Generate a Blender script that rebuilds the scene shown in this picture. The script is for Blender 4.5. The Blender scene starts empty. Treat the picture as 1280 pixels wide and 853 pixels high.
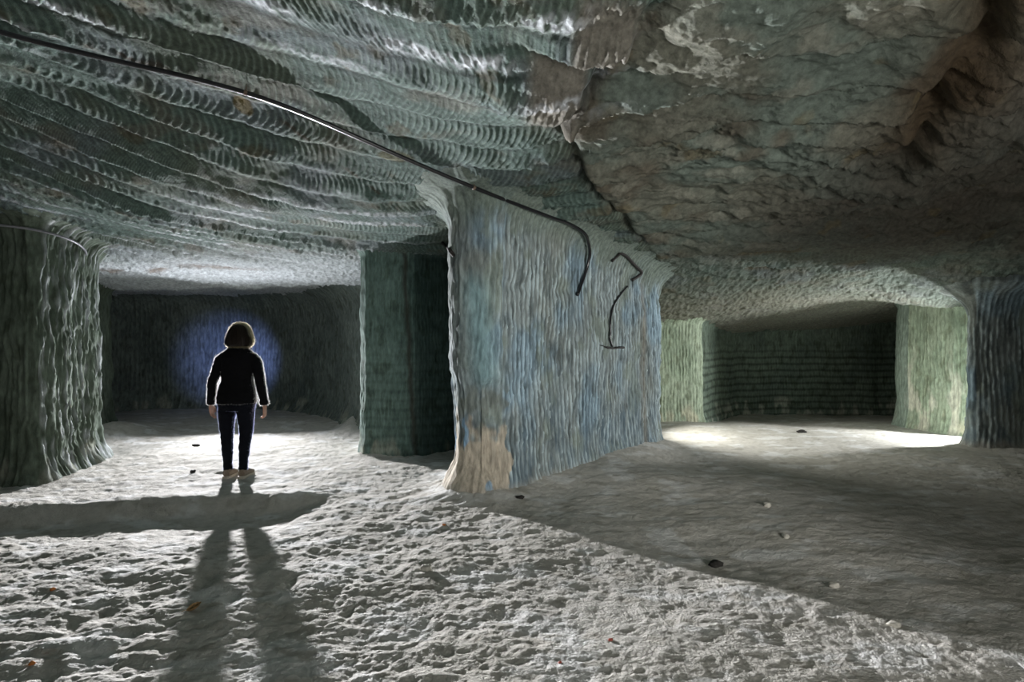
import bpy, math, random
import numpy as np
from mathutils import Vector, Matrix
from mathutils.bvhtree import BVHTree

random.seed(7)
rng = np.random.default_rng(11)
SC = bpy.context.scene
COL = SC.collection
CAM_H = 1.47
F = 711.0

# ------------------------------------------------------------------ noise
def _h(ix, iy, seed):
    n = (ix.astype(np.int64) * 374761393 + iy.astype(np.int64) * 668265263 + seed * 982451653) & 0xffffffff
    n = ((n ^ (n >> 13)) * 1274126177) & 0xffffffff
    n = (n ^ (n >> 16)) & 0xffffffff
    return n

def gnoise(x, y, seed=0):
    """2D gradient noise in about [-1, 1]"""
    x = np.asarray(x, float); y = np.asarray(y, float)
    x, y = np.broadcast_arrays(x, y)
    xi = np.floor(x); yi = np.floor(y)
    fx = x - xi; fy = y - yi
    u = fx * fx * fx * (fx * (fx * 6 - 15) + 10); v = fy * fy * fy * (fy * (fy * 6 - 15) + 10)
    def g(ox, oy):
        a = _h(xi + ox, yi + oy, seed).astype(float) * (2 * np.pi / 4294967296.0)
        return np.cos(a) * (fx - ox) + np.sin(a) * (fy - oy)
    n0 = g(0, 0) * (1 - u) + g(1, 0) * u
    n1 = g(0, 1) * (1 - u) + g(1, 1) * u
    return (n0 * (1 - v) + n1 * v) * 1.5

def fbm(x, y, octs=4, seed=0, gain=.5):
    s = 0; a = 1.0; f = 1.0
    for o in range(octs):
        s = s + a * gnoise(x * f + o * 17.3, y * f - o * 9.1, seed + o)
        a *= gain; f *= 2.03
    return s

def ridged(x, y, octs=4, seed=0, gain=.5):
    s = 0; a = 1.0; f = 1.0
    for o in range(octs):
        s = s + a * (1 - np.abs(gnoise(x * f + o * 13.1, y * f + o * 7.7, seed + o)) * 2)
        a *= gain; f *= 2.03
    return s

def sst(a, b, x):
    t = np.clip((np.asarray(x, float) - a) / (b - a), 0, 1)
    return t * t * (3 - 2 * t)

def lerp(a, b, t):
    return a + (b - a) * t

def cmix(c0, c1, t):
    t = np.asarray(t)[..., None]
    return c0 * (1 - t) + np.asarray(c1, float) * t

# ------------------------------------------------------------------ mesh helpers
def link(o, parent=None):
    COL.objects.link(o)
    if parent is not None:
        o.parent = parent
    return o

def tag(o, label=None, cat=None, group=None, kind=None):
    if label: o['label'] = label
    if cat: o['category'] = cat
    if group: o['group'] = group
    if kind: o['kind'] = kind
    return o

def grid_object(name, X, Y, Z, col, mat, wrap=False, flip=False):
    n, m = X.shape
    co = np.stack([X, Y, Z], -1).reshape(-1, 3)
    i = np.arange(n - 1)[:, None]
    j = np.arange(m if wrap else m - 1)[None, :]
    j2 = (j + 1) % m
    q = np.stack([i * m + j, i * m + j2, (i + 1) * m + j2, (i + 1) * m + j], -1).reshape(-1, 4)
    if flip: q = q[:, ::-1]
    me = bpy.data.meshes.new(name)
    me.vertices.add(len(co)); me.vertices.foreach_set('co', co.ravel().astype(np.float32))
    me.loops.add(q.size); me.loops.foreach_set('vertex_index', q.ravel().astype(np.int32))
    me.polygons.add(len(q))
    me.polygons.foreach_set('loop_start', np.arange(0, q.size, 4, dtype=np.int32))
    me.polygons.foreach_set('use_smooth', np.ones(len(q), bool))
    me.update(calc_edges=True)
    if col is not None:
        at = me.attributes.new('tint', 'FLOAT_COLOR', 'POINT')
        c4 = np.ones((len(co), 4), np.float32); c4[:, :3] = np.clip(col.reshape(-1, 3), 0.002, 1)
        at.data.foreach_set('color', c4.ravel())
    me.materials.append(mat)
    o = bpy.data.objects.new(name, me)
    return link(o)

def mesh_object(name, verts, faces, mat, parent=None, smooth=True):
    me = bpy.data.meshes.new(name)
    me.from_pydata([tuple(v) for v in verts], [], faces)
    if smooth:
        me.polygons.foreach_set('use_smooth', np.ones(len(me.polygons), bool))
    me.materials.append(mat)
    return link(bpy.data.objects.new(name, me), parent)

# ------------------------------------------------------------------ materials
def new_mat(name):
    m = bpy.data.materials.new(name); m.use_nodes = True
    nt = m.node_tree
    return m, nt, nt.nodes['Principled BSDF']

def rock_mat(name, rough=.9, scale=28, var=.35, bump=.35, bump_dist=.012, stretch=(1, 1, 1), spec=.2, fine=140, finew=.35):
    m, nt, b = new_mat(name)
    N, L = nt.nodes, nt.links
    at = N.new('ShaderNodeAttribute'); at.attribute_name = 'tint'
    tc = N.new('ShaderNodeTexCoord'); mp = N.new('ShaderNodeMapping')
    mp.inputs['Scale'].default_value = stretch
    L.new(tc.outputs['Object'], mp.inputs['Vector'])
    n1 = N.new('ShaderNodeTexNoise'); n1.inputs['Scale'].default_value = scale
    n1.inputs['Detail'].default_value = 7; n1.inputs['Roughness'].default_value = .65
    L.new(mp.outputs['Vector'], n1.inputs['Vector'])
    n2 = N.new('ShaderNodeTexNoise'); n2.inputs['Scale'].default_value = fine
    n2.inputs['Detail'].default_value = 4
    L.new(mp.outputs['Vector'], n2.inputs['Vector'])
    mr = N.new('ShaderNodeMapRange')
    mr.inputs['From Min'].default_value = .3; mr.inputs['From Max'].default_value = .7
    mr.inputs['To Min'].default_value = 1 - var; mr.inputs['To Max'].default_value = 1 + var
    L.new(n1.outputs['Fac'], mr.inputs['Value'])
    mx = N.new('ShaderNodeVectorMath'); mx.operation = 'SCALE'
    L.new(at.outputs['Color'], mx.inputs[0]); L.new(mr.outputs['Result'], mx.inputs['Scale'])
    L.new(mx.outputs['Vector'], b.inputs['Base Color'])
    ad = N.new('ShaderNodeMath'); ad.operation = 'MULTIPLY_ADD'
    ad.inputs[1].default_value = finew
    L.new(n2.outputs['Fac'], ad.inputs[0]); L.new(n1.outputs['Fac'], ad.inputs[2])
    bp = N.new('ShaderNodeBump'); bp.inputs['Strength'].default_value = bump
    bp.inputs['Distance'].default_value = bump_dist
    L.new(ad.outputs['Value'], bp.inputs['Height']); L.new(bp.outputs['Normal'], b.inputs['Normal'])
    b.inputs['Roughness'].default_value = rough
    b.inputs['Specular IOR Level'].default_value = spec
    return m

def plain_mat(name, color, rough=.6, spec=.5, metallic=0, noise=.0, nscale=60, bump=0, sheen=0):
    m, nt, b = new_mat(name)
    N, L = nt.nodes, nt.links
    b.inputs['Roughness'].default_value = rough
    b.inputs['Specular IOR Level'].default_value = spec
    b.inputs['Metallic'].default_value = metallic
    if sheen:
        b.inputs['Sheen Weight'].default_value = sheen
    tc = N.new('ShaderNodeTexCoord'); n = N.new('ShaderNodeTexNoise')
    n.inputs['Scale'].default_value = nscale; n.inputs['Detail'].default_value = 4
    L.new(tc.outputs['Object'], n.inputs['Vector'])
    rp = N.new('ShaderNodeValToRGB')
    rp.color_ramp.elements[0].position = .3; rp.color_ramp.elements[1].position = .7
    c = np.array(color)
    rp.color_ramp.elements[0].color = (*np.clip(c * (1 - noise), 0, 1), 1)
    rp.color_ramp.elements[1].color = (*np.clip(c * (1 + noise), 0, 1), 1)
    L.new(n.outputs['Fac'], rp.inputs['Fac']); L.new(rp.outputs['Color'], b.inputs['Base Color'])
    if bump:
        bp = N.new('ShaderNodeBump'); bp.inputs['Strength'].default_value = bump
        bp.inputs['Distance'].default_value = .004
        L.new(n.outputs['Fac'], bp.inputs['Height']); L.new(bp.outputs['Normal'], b.inputs['Normal'])
    return m

def fibre_mat(name, col_d, col_t, mix=.6):
    m = bpy.data.materials.new(name); m.use_nodes = True
    nt = m.node_tree; N, L = nt.nodes, nt.links
    N.clear()
    out = N.new('ShaderNodeOutputMaterial'); d = N.new('ShaderNodeBsdfDiffuse'); t = N.new('ShaderNodeBsdfTranslucent')
    nz = N.new('ShaderNodeTexNoise'); nz.inputs['Scale'].default_value = 40
    tc = N.new('ShaderNodeTexCoord'); L.new(tc.outputs['Object'], nz.inputs['Vector'])
    mc = N.new('ShaderNodeMix'); mc.data_type = 'RGBA'
    mc.inputs['A'].default_value = (*[c * .7 for c in col_t], 1); mc.inputs['B'].default_value = (*col_t, 1)
    L.new(nz.outputs['Fac'], mc.inputs['Factor']); L.new(mc.outputs['Result'], t.inputs['Color'])
    d.inputs['Color'].default_value = (*col_d, 1)
    mx = N.new('ShaderNodeMixShader'); mx.inputs['Fac'].default_value = mix
    L.new(d.outputs[0], mx.inputs[1]); L.new(t.outputs[0], mx.inputs[2]); L.new(mx.outputs[0], out.inputs['Surface'])
    return m

M_CEIL = rock_mat('quarried_ceiling_rock', scale=22, var=.40, bump=.7, bump_dist=.016, fine=90, finew=.5)
M_FLOOR = rock_mat('dusty_floor', scale=16, var=.14, bump=.6, bump_dist=.018, fine=75, finew=.7)
M_PILLAR = rock_mat('blue_rock', scale=30, var=.4, bump=.5, bump_dist=.012, stretch=(1, 1, .22))
M_WALL = rock_mat('green_rock', scale=26, var=.4, bump=.5, bump_dist=.012, stretch=(1, 1, .3))

# ------------------------------------------------------------------ ceiling and floor height functions
FAULT_Y = np.array([0, 2.2, 2.75, 3.1, 3.5, 3.86, 5.2, 6.5, 9])
FAULT_X = np.array([.9, .75, .68, .55, .45, .3, .73, 1.47, 2.6])

def ceil_base(x, y):
    s = lerp(.118, .175, sst(-.5, 3, x))
    z = np.where(y > 5.3, 2.86 - s * (y - 5.3), 2.86 + .10 * (5.3 - y))
    z = z + .07 * (x - 5) * sst(1, 3, x) * sst(7, 10, y)          # rear right chamber: lower to the left
    z = z - .33 * sst(5.1, 6.6, x) * sst(5.8, 8.2, y) * sst(9.7, 8.6, y)              # sags towards the right pillar
    z = z + (.40 * sst(5.9, 3.8, y) + .13 * np.clip(4.0 - y, 0, 2.2)) * sst(.3, -2.2, x)                  # the left part is hollowed higher near the front
    t = sst(9.35, 9.6, y + .10 * (x + 4.5)) * sst(-1.2, -2.0, x)  # tunnel beyond the lintel is cut higher
    z = z + t * (.10 + .115 * np.clip(y - 9.4, 0, 9))
    return z

def band_coord(x, y):
    return (y + .19 * (x + .9) ** 2 * sst(3.5, 0, x) + 1.1 * sst(3.5, 6.5, x) + .10 * fbm(x * .6, y * .6, 3, 5)) / .35

def tool_marks(x, y, bi, f, rnd):
    slant = np.where(_h(bi, bi * 0, 5) % 3 == 0, -1.0, 1.0) * (.25 + .5 * rnd)
    xx = x + slant * (f - .5) ** 2 * .4 + slant * (f - .5) * .3 + .02 * gnoise(x * 3, y * 3, 51)
    lam = .043 + .010 * rnd
    return (1 - np.abs(np.sin(np.pi * xx / lam + bi * 1.3))) ** 2

def ceiling_z(x, y):
    z = ceil_base(x, y)
    xf = np.interp(y, FAULT_Y, FAULT_X) + .06 * gnoise(y * 3, x * 0, 3)
    R = sst(-.02, .10, x - xf)
    Rn = R * sst(8.5, 5.8, y)                                       # natural rock
    b = band_coord(x, y); bi = np.floor(b); f = b - bi
    rnd = _h(bi, bi * 0 + 3, 9) / 4294967296.0
    yu = np.interp(x, [-5, -4, -2, 0], [4.9, 5.1, 6.4, 6.6])
    mid = sst(3.5, 3.9, y) * sst(.4, -.4, y - yu) * sst(.2, -.6, x - .2)
    jag = (.07 * gnoise(x * 9, bi * 3.7, 21) + .05 * gnoise(x * 25, y * 6, 22)) * (1 - .6 * mid)
    ff = np.clip(f + jag, 0, 1)
    amp = .066 * (.12 + 1.25 * rnd ** 1.5) * (.75 + .6 * gnoise(x * .9, bi * 1.7, 31))
    amp = lerp(amp, (.018 + .012 * rnd) * (1 + .5 * gnoise(x * 1.1, bi * 2.7, 32)), mid)
    pk = lerp(.64, .86, mid)
    saw = np.where(ff < pk, -ff / pk, -(1 - ff) / (1 - pk))
    right_amp = np.clip(.20 + .9 * gnoise(x * .8 + 3, y * .8, 41) + .75 * np.exp(-((x - 1.05) / .55) ** 2 - ((y - 3.5) / .5) ** 2), 0, 1)
    A = lerp(1.0, right_amp, Rn) * lerp(1, .55, sst(6.5, 9, y))
    z = z + saw * amp * A
    # tool marks, slanting one way in one course and the other way in the next
    marks = tool_marks(x, y, bi, f, rnd)
    mA = np.clip(.55 + .9 * gnoise(x * 1.5, y * 3, 52), .05, 1.2)
    z = z - marks * lerp(.011, .017, mid) * mA * lerp(1, np.clip(right_amp * 1.5 - .10, 0, 1), Rn) * (.35 + .65 * np.sin(np.pi * f))
    # chips hanging from the course lips
    chip = sst(.40, .62, ff) * sst(1.0, .75, ff)
    z = z - chip * np.clip(gnoise(x * 22, y * 14, 61) + .15, 0, 1) * .024 * A * (1 - .7 * mid) * (.3 + rnd)
    z = z - chip * np.clip(gnoise(x * 48, y * 30, 62), 0, 1) * .014 * A * (1 - .7 * mid) * (.3 + rnd)
    lt = sst(6.4, 7.4, y) * sst(-1.0, -2.0, x) + sst(6.5, 7.5, y) * sst(1.5, 2.5, x)
    z = z - lt * (.022 * np.clip(gnoise(x * 13, y * 8, 63), -.2, 1) + .016 * np.clip(gnoise(x * 30, y * 14, 64), -.2, 1))
    # broad relief and grain
    z = z + .035 * fbm(x * .55, y * .55, 3, 71) + .010 * fbm(x * 4, y * 4, 4, 72)
    # natural rock to the right of the fault: hanging strata and lumps
    q = y + .25 * x + .25 * fbm(x * .7, y * .7, 3, 81)
    strat = q / .42; si = np.floor(strat); sf = strat - si
    sr = _h(si, si * 0 + 8, 4) / 4294967296.0
    z = z - Rn * (.05 * (.3 + sr) * (sf ** 1.6) * (.5 + np.clip(gnoise(x * .7, si * 2.3, 83) + .4, 0, 1)))
    z = z + Rn * (.055 * fbm(x * 1.1, y * 1.6, 4, 84) - .030 * ridged(x * 2.2, y * 3.5, 4, 85) + .02)
    rr = Rn * sst(2.0, 3.6, x + .1 * y) * sst(7.5, 5, y)
    z = z - rr * (.13 * np.clip(fbm(x * .8 + 1.7, y * .9, 5, 87, .6) + .15, -.3, 1.2) + .05 * ridged(x * 1.6, y * 2.2, 5, 88, .6))
    # a dark open cleft running away at the upper right
    cx = 2.25 + .42 * (y - 2.6) + .16 * fbm(y * 1.5, x * 0, 3, 90)
    z = z + .14 * np.exp(-((x - cx) / (.10 + .05 * gnoise(y * 5, x * 3, 91))) ** 2) * sst(5.2, 4.0, y) - .07 * np.exp(-((x - cx - .3) / .25) ** 2) * sst(5.2, 4.0, y)
    # two slanting broken facets left of the fault
    f1 = sst(-.10, .40, x) * sst(.66, .60, x + .03 * gnoise(y * 9, x * 5, 92)) * sst(2.60, 3.02, y) * sst(3.16, 3.06, y)
    f2 = sst(-.60, .20, x) * sst(.47, .40, x + .05 * gnoise(y * 6, x * 5, 93)) * sst(2.98, 3.5, y) * sst(3.98, 3.62, y)
    z = z - .15 * f1 - .14 * f2 - .012 * (f1 + f2) * (1 - np.abs(np.sin(np.pi * (x + .1 * y + .03 * gnoise(x * 4, y * 4, 94)) / .05))) ** 2
    z = z - (f1 + f2) * .02 * fbm(x * 9, y * 6, 3, 98)
    # the fault itself: an open crack
    cr = np.exp(-((x - xf - .02) / (.035 + .03 * gnoise(y * 4, x * 0, 95))) ** 2) * sst(2.9, 3.4, y) * sst(7.5, 6, y)
    z = z + cr * (.07 + .04 * gnoise(y * 7, x * 7, 96))
    # fallen-out scabs near the rear of the right-hand chamber
    for (sx, sy, a, bb) in ((3.15, 6.9, .26, .10), (3.35, 7.6, .26, .10), (3.75, 6.6, .30, .07)):
        d = ((x - sx) / a) ** 2 + ((y - sy) / bb) ** 2 + .5 * gnoise(x * 7, y * 7, 97)
        z = z + .06 * sst(1.1, .7, d)
    return z

def ceiling_col(x, y, z):
    xf = np.interp(y, FAULT_Y, FAULT_X) + .06 * gnoise(y * 3, x * 0, 3)
    R = sst(-.02, .10, x - xf) * sst(8.8, 6.2, y)
    b = band_coord(x, y); bi = np.floor(b); f = b - bi
    c = np.zeros(x.shape + (3,)) + np.array([.185, .275, .24])
    n = fbm(x * .9, y * .9, 4, 101)
    c = cmix(c, [.20, .255, .20], sst(-.2, .5, n))
    c = cmix(c, [.235, .30, .305], sst(.05, .7, fbm(x * 1.3 + 9, y * 1.3, 4, 102)))
    c = cmix(c, [.26, .255, .205], .6 * sst(.25, .8, fbm(x * 1.7, y * 2.5 + 4, 4, 103)))
    # pale bruised tool strokes, hollows between them darkened: groove shade put into the colour
    mk = tool_marks(x, y, bi, f, _h(bi, bi * 0 + 3, 9) / 4294967296.0)
    ma = np.clip(.55 + .9 * gnoise(x * 1.5, y * 3, 52), .05, 1.2)
    c = cmix(c, [.38, .49, .43], np.clip(.72 * mk * ma * np.sin(np.pi * f), 0, 1))
    c = c * (.70 + .30 * np.clip(mk * 2.5, 0, 1))[..., None]
    c = c * (1 - .45 * np.exp(-((f - 1) / .06) ** 2) - .45 * np.exp(-(f / .06) ** 2))[..., None]
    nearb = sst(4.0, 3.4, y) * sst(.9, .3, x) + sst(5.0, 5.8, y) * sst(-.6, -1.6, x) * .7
    c = cmix(c, [.52, .56, .58], .75 * np.clip(nearb, 0, 1) * sst(.50, .64, f) * sst(.98, .72, f) * sst(-.15, .35, gnoise(x * 1.2, bi * 1.9, 116)) * np.clip(.55 + gnoise(x * 20, y * 14, 117), 0, 1))  # lamp-lit course lips: the highlight is put into the colour
    # natural rock
    nb = fbm(x * .8 + 3, y * 1.2, 5, 105)
    br = cmix(np.zeros(c.shape) + np.array([.165, .170, .135]), [.155, .19, .16], sst(-.2, .4, nb))
    br = cmix(br, [.115, .098, .072], .8 * sst(.15, .65, fbm(x * 1.1, y * 1.1, 4, 106)))
    br = cmix(br, [.235, .235, .19], .6 * sst(.2, .6, fbm(x * 1.6 + 5, y * 3, 4, 107)))
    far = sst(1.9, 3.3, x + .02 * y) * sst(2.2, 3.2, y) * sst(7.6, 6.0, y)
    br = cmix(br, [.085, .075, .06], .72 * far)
    c = c * (1 - R[..., None]) + br * R[..., None]
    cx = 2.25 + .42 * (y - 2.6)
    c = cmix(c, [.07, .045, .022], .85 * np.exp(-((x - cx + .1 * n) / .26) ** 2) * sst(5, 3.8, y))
    c = cmix(c, [.15, .12, .06], .5 * sst(.55, .85, fbm(x * 2.4 + 20, y * 2.4, 4, 108)))
    f1 = sst(.28, .36, x) * sst(.68, .60, x) * sst(2.60, 2.75, y) * sst(3.2, 3.05, y)
    f2 = sst(.05, .16, x) * sst(.47, .40, x) * sst(3.05, 3.2, y) * sst(4.1, 3.62, y)
    c = cmix(c, [.34, .315, .26], .9 * np.clip(f1 + f2, 0, 1))
    xc = np.exp(-((x - xf - .02) / .09) ** 2) * sst(3.0, 3.4, y) * sst(7.5, 6, y)
    c = cmix(c, [.085, .07, .05], .8 * xc * (.6 + .4 * gnoise(x * 8, y * 8, 109)))
    # rusty hairline running across the left part
    ln = np.interp(x, [-3.2, -2.2, -1.65, -1.3, -1.0], [3.5, 4.1, 4.7, 5.3, 6.1]) + .05 * gnoise(x * 8, y * 0, 110)
    c = cmix(c, [.10, .06, .03], .7 * np.exp(-((y - ln) / .035) ** 2) * sst(-.3, .3, gnoise(x * 6, y * 6, 111)) * (x < -.9) * (x > -3.3))
    for (sx, sy, a, bb, cc) in ((-.98, 4.75, .16, .10, [.15, .15, .07]), (-2.05, 4.35, .07, .1, [.20, .15, .04])):
        d = ((x - sx) / a) ** 2 + ((y - sy) / bb) ** 2 + .5 * gnoise(x * 7, y * 7, 112)
        c = cmix(c, cc, .85 * sst(1.1, .7, d))
    for (sx, sy, a, bb) in ((3.15, 6.9, .26, .10), (3.35, 7.6, .26, .10), (3.75, 6.6, .30, .07)):
        d = ((x - sx) / a) ** 2 + ((y - sy) / bb) ** 2 + .5 * gnoise(x * 7, y * 7, 97)
        c = cmix(c, [.16, .115, .06], .9 * sst(1.1, .7, d))
    # the rear of the right chamber and the ceiling before the tunnel are paler
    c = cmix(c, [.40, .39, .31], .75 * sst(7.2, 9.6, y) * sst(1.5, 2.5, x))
    c = c * lerp(.56, .80, R)[..., None]
    c = cmix(c, [.66, .70, .74], .85 * np.clip(nearb, 0, 1) * sst(.50, .66, f) * sst(.98, .74, f) * sst(-.1, .35, gnoise(x * 1.2, bi * 1.9, 116)) * np.clip(.55 + gnoise(x * 20, y * 14, 117), 0, 1))  # lit lips painted again, stronger, over the darkened rock
    c = cmix(c, [.50, .53, .55], .8 * sst(6.6, 8.2, y) * sst(-1.2, -2.2, x))  # lamp brightness before the tunnel put into the ceiling colour
    ln2 = 8.2 + .12 * np.sin(x * 3) + .08 * gnoise(x * 5, y * 2, 114)
    c = cmix(c, [.13, .085, .05], .7 * np.exp(-((y - ln2) / .12) ** 2) * sst(-3.2, -4.2, x) * sst(-.4, .2, gnoise(x * 3, y * 3, 115)))
    return c

# plan outlines (metres; camera at the origin looking along +y)
PILLAR = [(-.20, 5.21), (.35, 5.87), (.95, 6.56), (1.55, 7.25), (1.98, 7.72), (2.08, 7.98), (1.9, 8.4), (.9, 8.75), (.1, 8.3),
          (-.35, 7.3), (-.55, 6.3), (-.63, 5.6), (-.55, 5.28)]
BLOCK = [(-1.92, 7.22), (-1.55, 7.18), (-1.24, 7.20), (-.95, 7.45), (-.72, 7.65), (-.60, 8.1), (-.9, 8.7), (-1.9, 8.5), (-2.02, 7.8)]
RIGHT = [(6.32, 7.86), (6.55, 7.72), (7.2, 7.62), (8.2, 7.4), (9.4, 7.2), (9.6, 7.7), (8.2, 7.95), (6.9, 8.0), (6.45, 8.02)]

def seg_dist(x, y, pts, closed=True):
    d = np.full(x.shape, 1e9); ins = np.zeros(x.shape, bool)
    n = len(pts)
    for k in range(n if closed else n - 1):
        ax, ay = pts[k]; bx, by = pts[(k + 1) % n]
        vx, vy = bx - ax, by - ay
        t = np.clip(((x - ax) * vx + (y - ay) * vy) / (vx * vx + vy * vy), 0, 1)
        d = np.minimum(d, np.hypot(x - ax - t * vx, y - ay - t * vy))
        if closed and abs(by - ay) > 1e-9:
            c = ((ay > y) != (by > y)) & (x < (bx - ax) * (y - ay) / (by - ay) + ax)
            ins ^= c
    return np.where(ins, -d, d)

def floor_z(x, y):
    z = .030 * fbm(x * .5, y * .5, 3, 201) + .009 * fbm(x * 1.8, y * 2.4, 3, 202)
    crust = ridged(x * 4.2 + .6 * gnoise(x * 2, y * 2, 210), y * 7.5, 4, 203, .6)
    z = z + .003 * crust * np.clip(.8 + .6 * gnoise(x * .8, y * .8, 204), .2, 1.5)
    soft = lerp(1, .5, sst(-.6, .8, x + .2 * gnoise(x, y, 212)))
    z = z + soft * .009 * fbm(x * 5.5, y * 6, 6, 205, .62)
    lump = np.clip(gnoise(x * 24, y * 25, 209) - .12, 0, 1) ** .8
    z = z + soft * .006 * lump * np.clip(.4 + gnoise(x * 1.7, y * 1.7, 211), 0, 1.2)
    pit = np.clip(gnoise(x * 13, y * 18, 206) - .25, 0, 1)
    z = z - .016 * lerp(1, .4, sst(-.6, .8, x)) * pit * np.clip(gnoise(x * 1.3, y * 1.3, 207) + .5, 0, 1)
    # low ridge just in front of the walker, dropping to a trough on the near side
    yc = np.interp(x, [-6, -4.4, -2.75, -1.73, -1], [4.75, 4.88, 5.28, 5.46, 5.5]) + .05 * gnoise(x * 2.5, y * 0, 208)
    q = y - yc
    A = sst(-1.45, -2.1, x)
    prof = np.where(q > 0, .055 * np.exp(-(q / .35) ** 2), lerp(.055, -.075, sst(0, -.30, q)))
    prof = np.where(q < -.30, lerp(-.075, -.005, sst(-.50, -1.25, q)), prof)
    z = z + A * prof
    # dust heaped against the pillars
    dp = seg_dist(x, y, PILLAR)
    face = sst(0, 1.4, x) * sst(2.6, 1.6, x)
    z = z + (.06 + .10 * face) * np.exp(-(np.clip(dp, 0, 9) / (.22 + .22 * face)) ** 1.5)
    z = z + .07 * np.exp(-((x - 1.5) / .9) ** 2 - ((y - 5.9) / .5) ** 2) * 1.0
    db = seg_dist(x, y, BLOCK); z = z + .05 * np.exp(-np.clip(db, 0, 9) / .12)
    dr = seg_dist(x, y, RIGHT); z = z + .06 * np.exp(-np.clip(dr, 0, 9) / .18)
    # dust banks at the tunnel mouth
    z = z + .20 * np.exp(-((x + 2.66) / .20) ** 2 - ((y - 9.75) / .40) ** 2)
    z = z + .16 * np.exp(-((x + 6.35) / .40) ** 2 - ((y - 9.1) / .5) ** 2)
    # ribbed wheel tracks at the lower left
    for (cx, cy, r) in ((.6, 1.2, 3.35), (.6, 1.2, 3.00)):
        d = np.hypot(x - cx, y - cy) - r
        a = np.arctan2(y - cy, x - cx)
        m = np.exp(-(d / .10) ** 4) * (x < -1.3)
        z = z - m * (.006 + .008 * np.sin(a * r / .085 * 2 * np.pi / 2 + d * 14))
    for k in range(4):
        yy = 2.35 + .16 * k + .15 * (x + 2.2)
        z = z - .008 * np.exp(-((y - yy) / .03) ** 2) * sst(-1.45, -1.75, x)
    z = z - .10 * sst(9.8, 11.5, y) * sst(2.5, 4, x)
    return z

def floor_col(x, y, z):
    c = np.zeros(x.shape + (3,)) + np.array([.54, .52, .475])
    c = cmix(c, [.50, .48, .43], sst(-.2, .6, fbm(x * .7, y * .7, 4, 221)))
    c = cmix(c, [.66, .655, .63], sst(.1, .6, fbm(x * 2.2, y * 3.2, 4, 222)))
    c = cmix(c, [.39, .37, .32], .8 * sst(.25, .7, fbm(x * 5, y * 8, 4, 223)))
    return c

def fan_grid(n_in, n_rows, n_out=36, ymax=13.2):
    a, b = 1.5 ** -.5, ymax ** -.5
    v = np.linspace(0, 1, n_rows)
    ys = np.concatenate([np.linspace(-4, 1.5, 18)[:-1], (a + v * (b - a)) ** -2])
    rows = []
    for yy in ys:
        w = min(.98 * max(yy, 1.0) + .75, 10.5)
        rows.append(np.concatenate([np.linspace(-11, -w, n_out, endpoint=False), np.linspace(-w, w, n_in),
                                    np.linspace(w, 11, n_out + 1)[1:]]))
    X = np.array(rows); Y = np.repeat(ys[:, None], X.shape[1], 1)
    return X, Y

X, Y = fan_grid(1150, 640)
Z = ceiling_z(X, Y)
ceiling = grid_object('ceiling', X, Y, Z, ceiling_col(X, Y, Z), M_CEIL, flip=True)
tag(ceiling, 'low rock ceiling in green and brown scored by pickaxe strokes', 'ceiling', kind='structure')
X, Y = fan_grid(900, 620)
Z = floor_z(X, Y)
floor = grid_object('floor', X, Y, Z, floor_col(X, Y, Z), M_FLOOR)
tag(floor, 'uneven pale grey dusty rock floor', 'floor', kind='structure')

def fz(x, y):
    return float(floor_z(np.array([x], float), np.array([y], float))[0])

# ------------------------------------------------------------------ walls and pillars
def resample(pts, step, closed, round_it=2):
    p = np.array(pts, float)
    for _ in range(round_it):                        # corner cutting
        if closed:
            q = np.roll(p, -1, 0)
            p = np.stack([.8 * p + .2 * q, .2 * p + .8 * q], 1).reshape(-1, 2)
        else:
            q = p[1:]; pp = p[:-1]
            mid = np.stack([.8 * pp + .2 * q, .2 * pp + .8 * q], 1).reshape(-1, 2)
            p = np.concatenate([p[:1], mid, p[-1:]])
    if closed: p = np.concatenate([p, p[:1]])
    s = np.concatenate([[0], np.cumsum(np.hypot(*np.diff(p, axis=0).T))])
    n = int(s[-1] / step)
    t = np.linspace(0, s[-1], n, endpoint=not closed)
    P = np.stack([np.interp(t, s, p[:, 0]), np.interp(t, s, p[:, 1])], 1)
    if closed: d = np.roll(P, -1, 0) - np.roll(P, 1, 0)
    else: d = np.gradient(P, axis=0)
    d /= np.linalg.norm(d, axis=1)[:, None] + 1e-9
    return P, d, t

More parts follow.
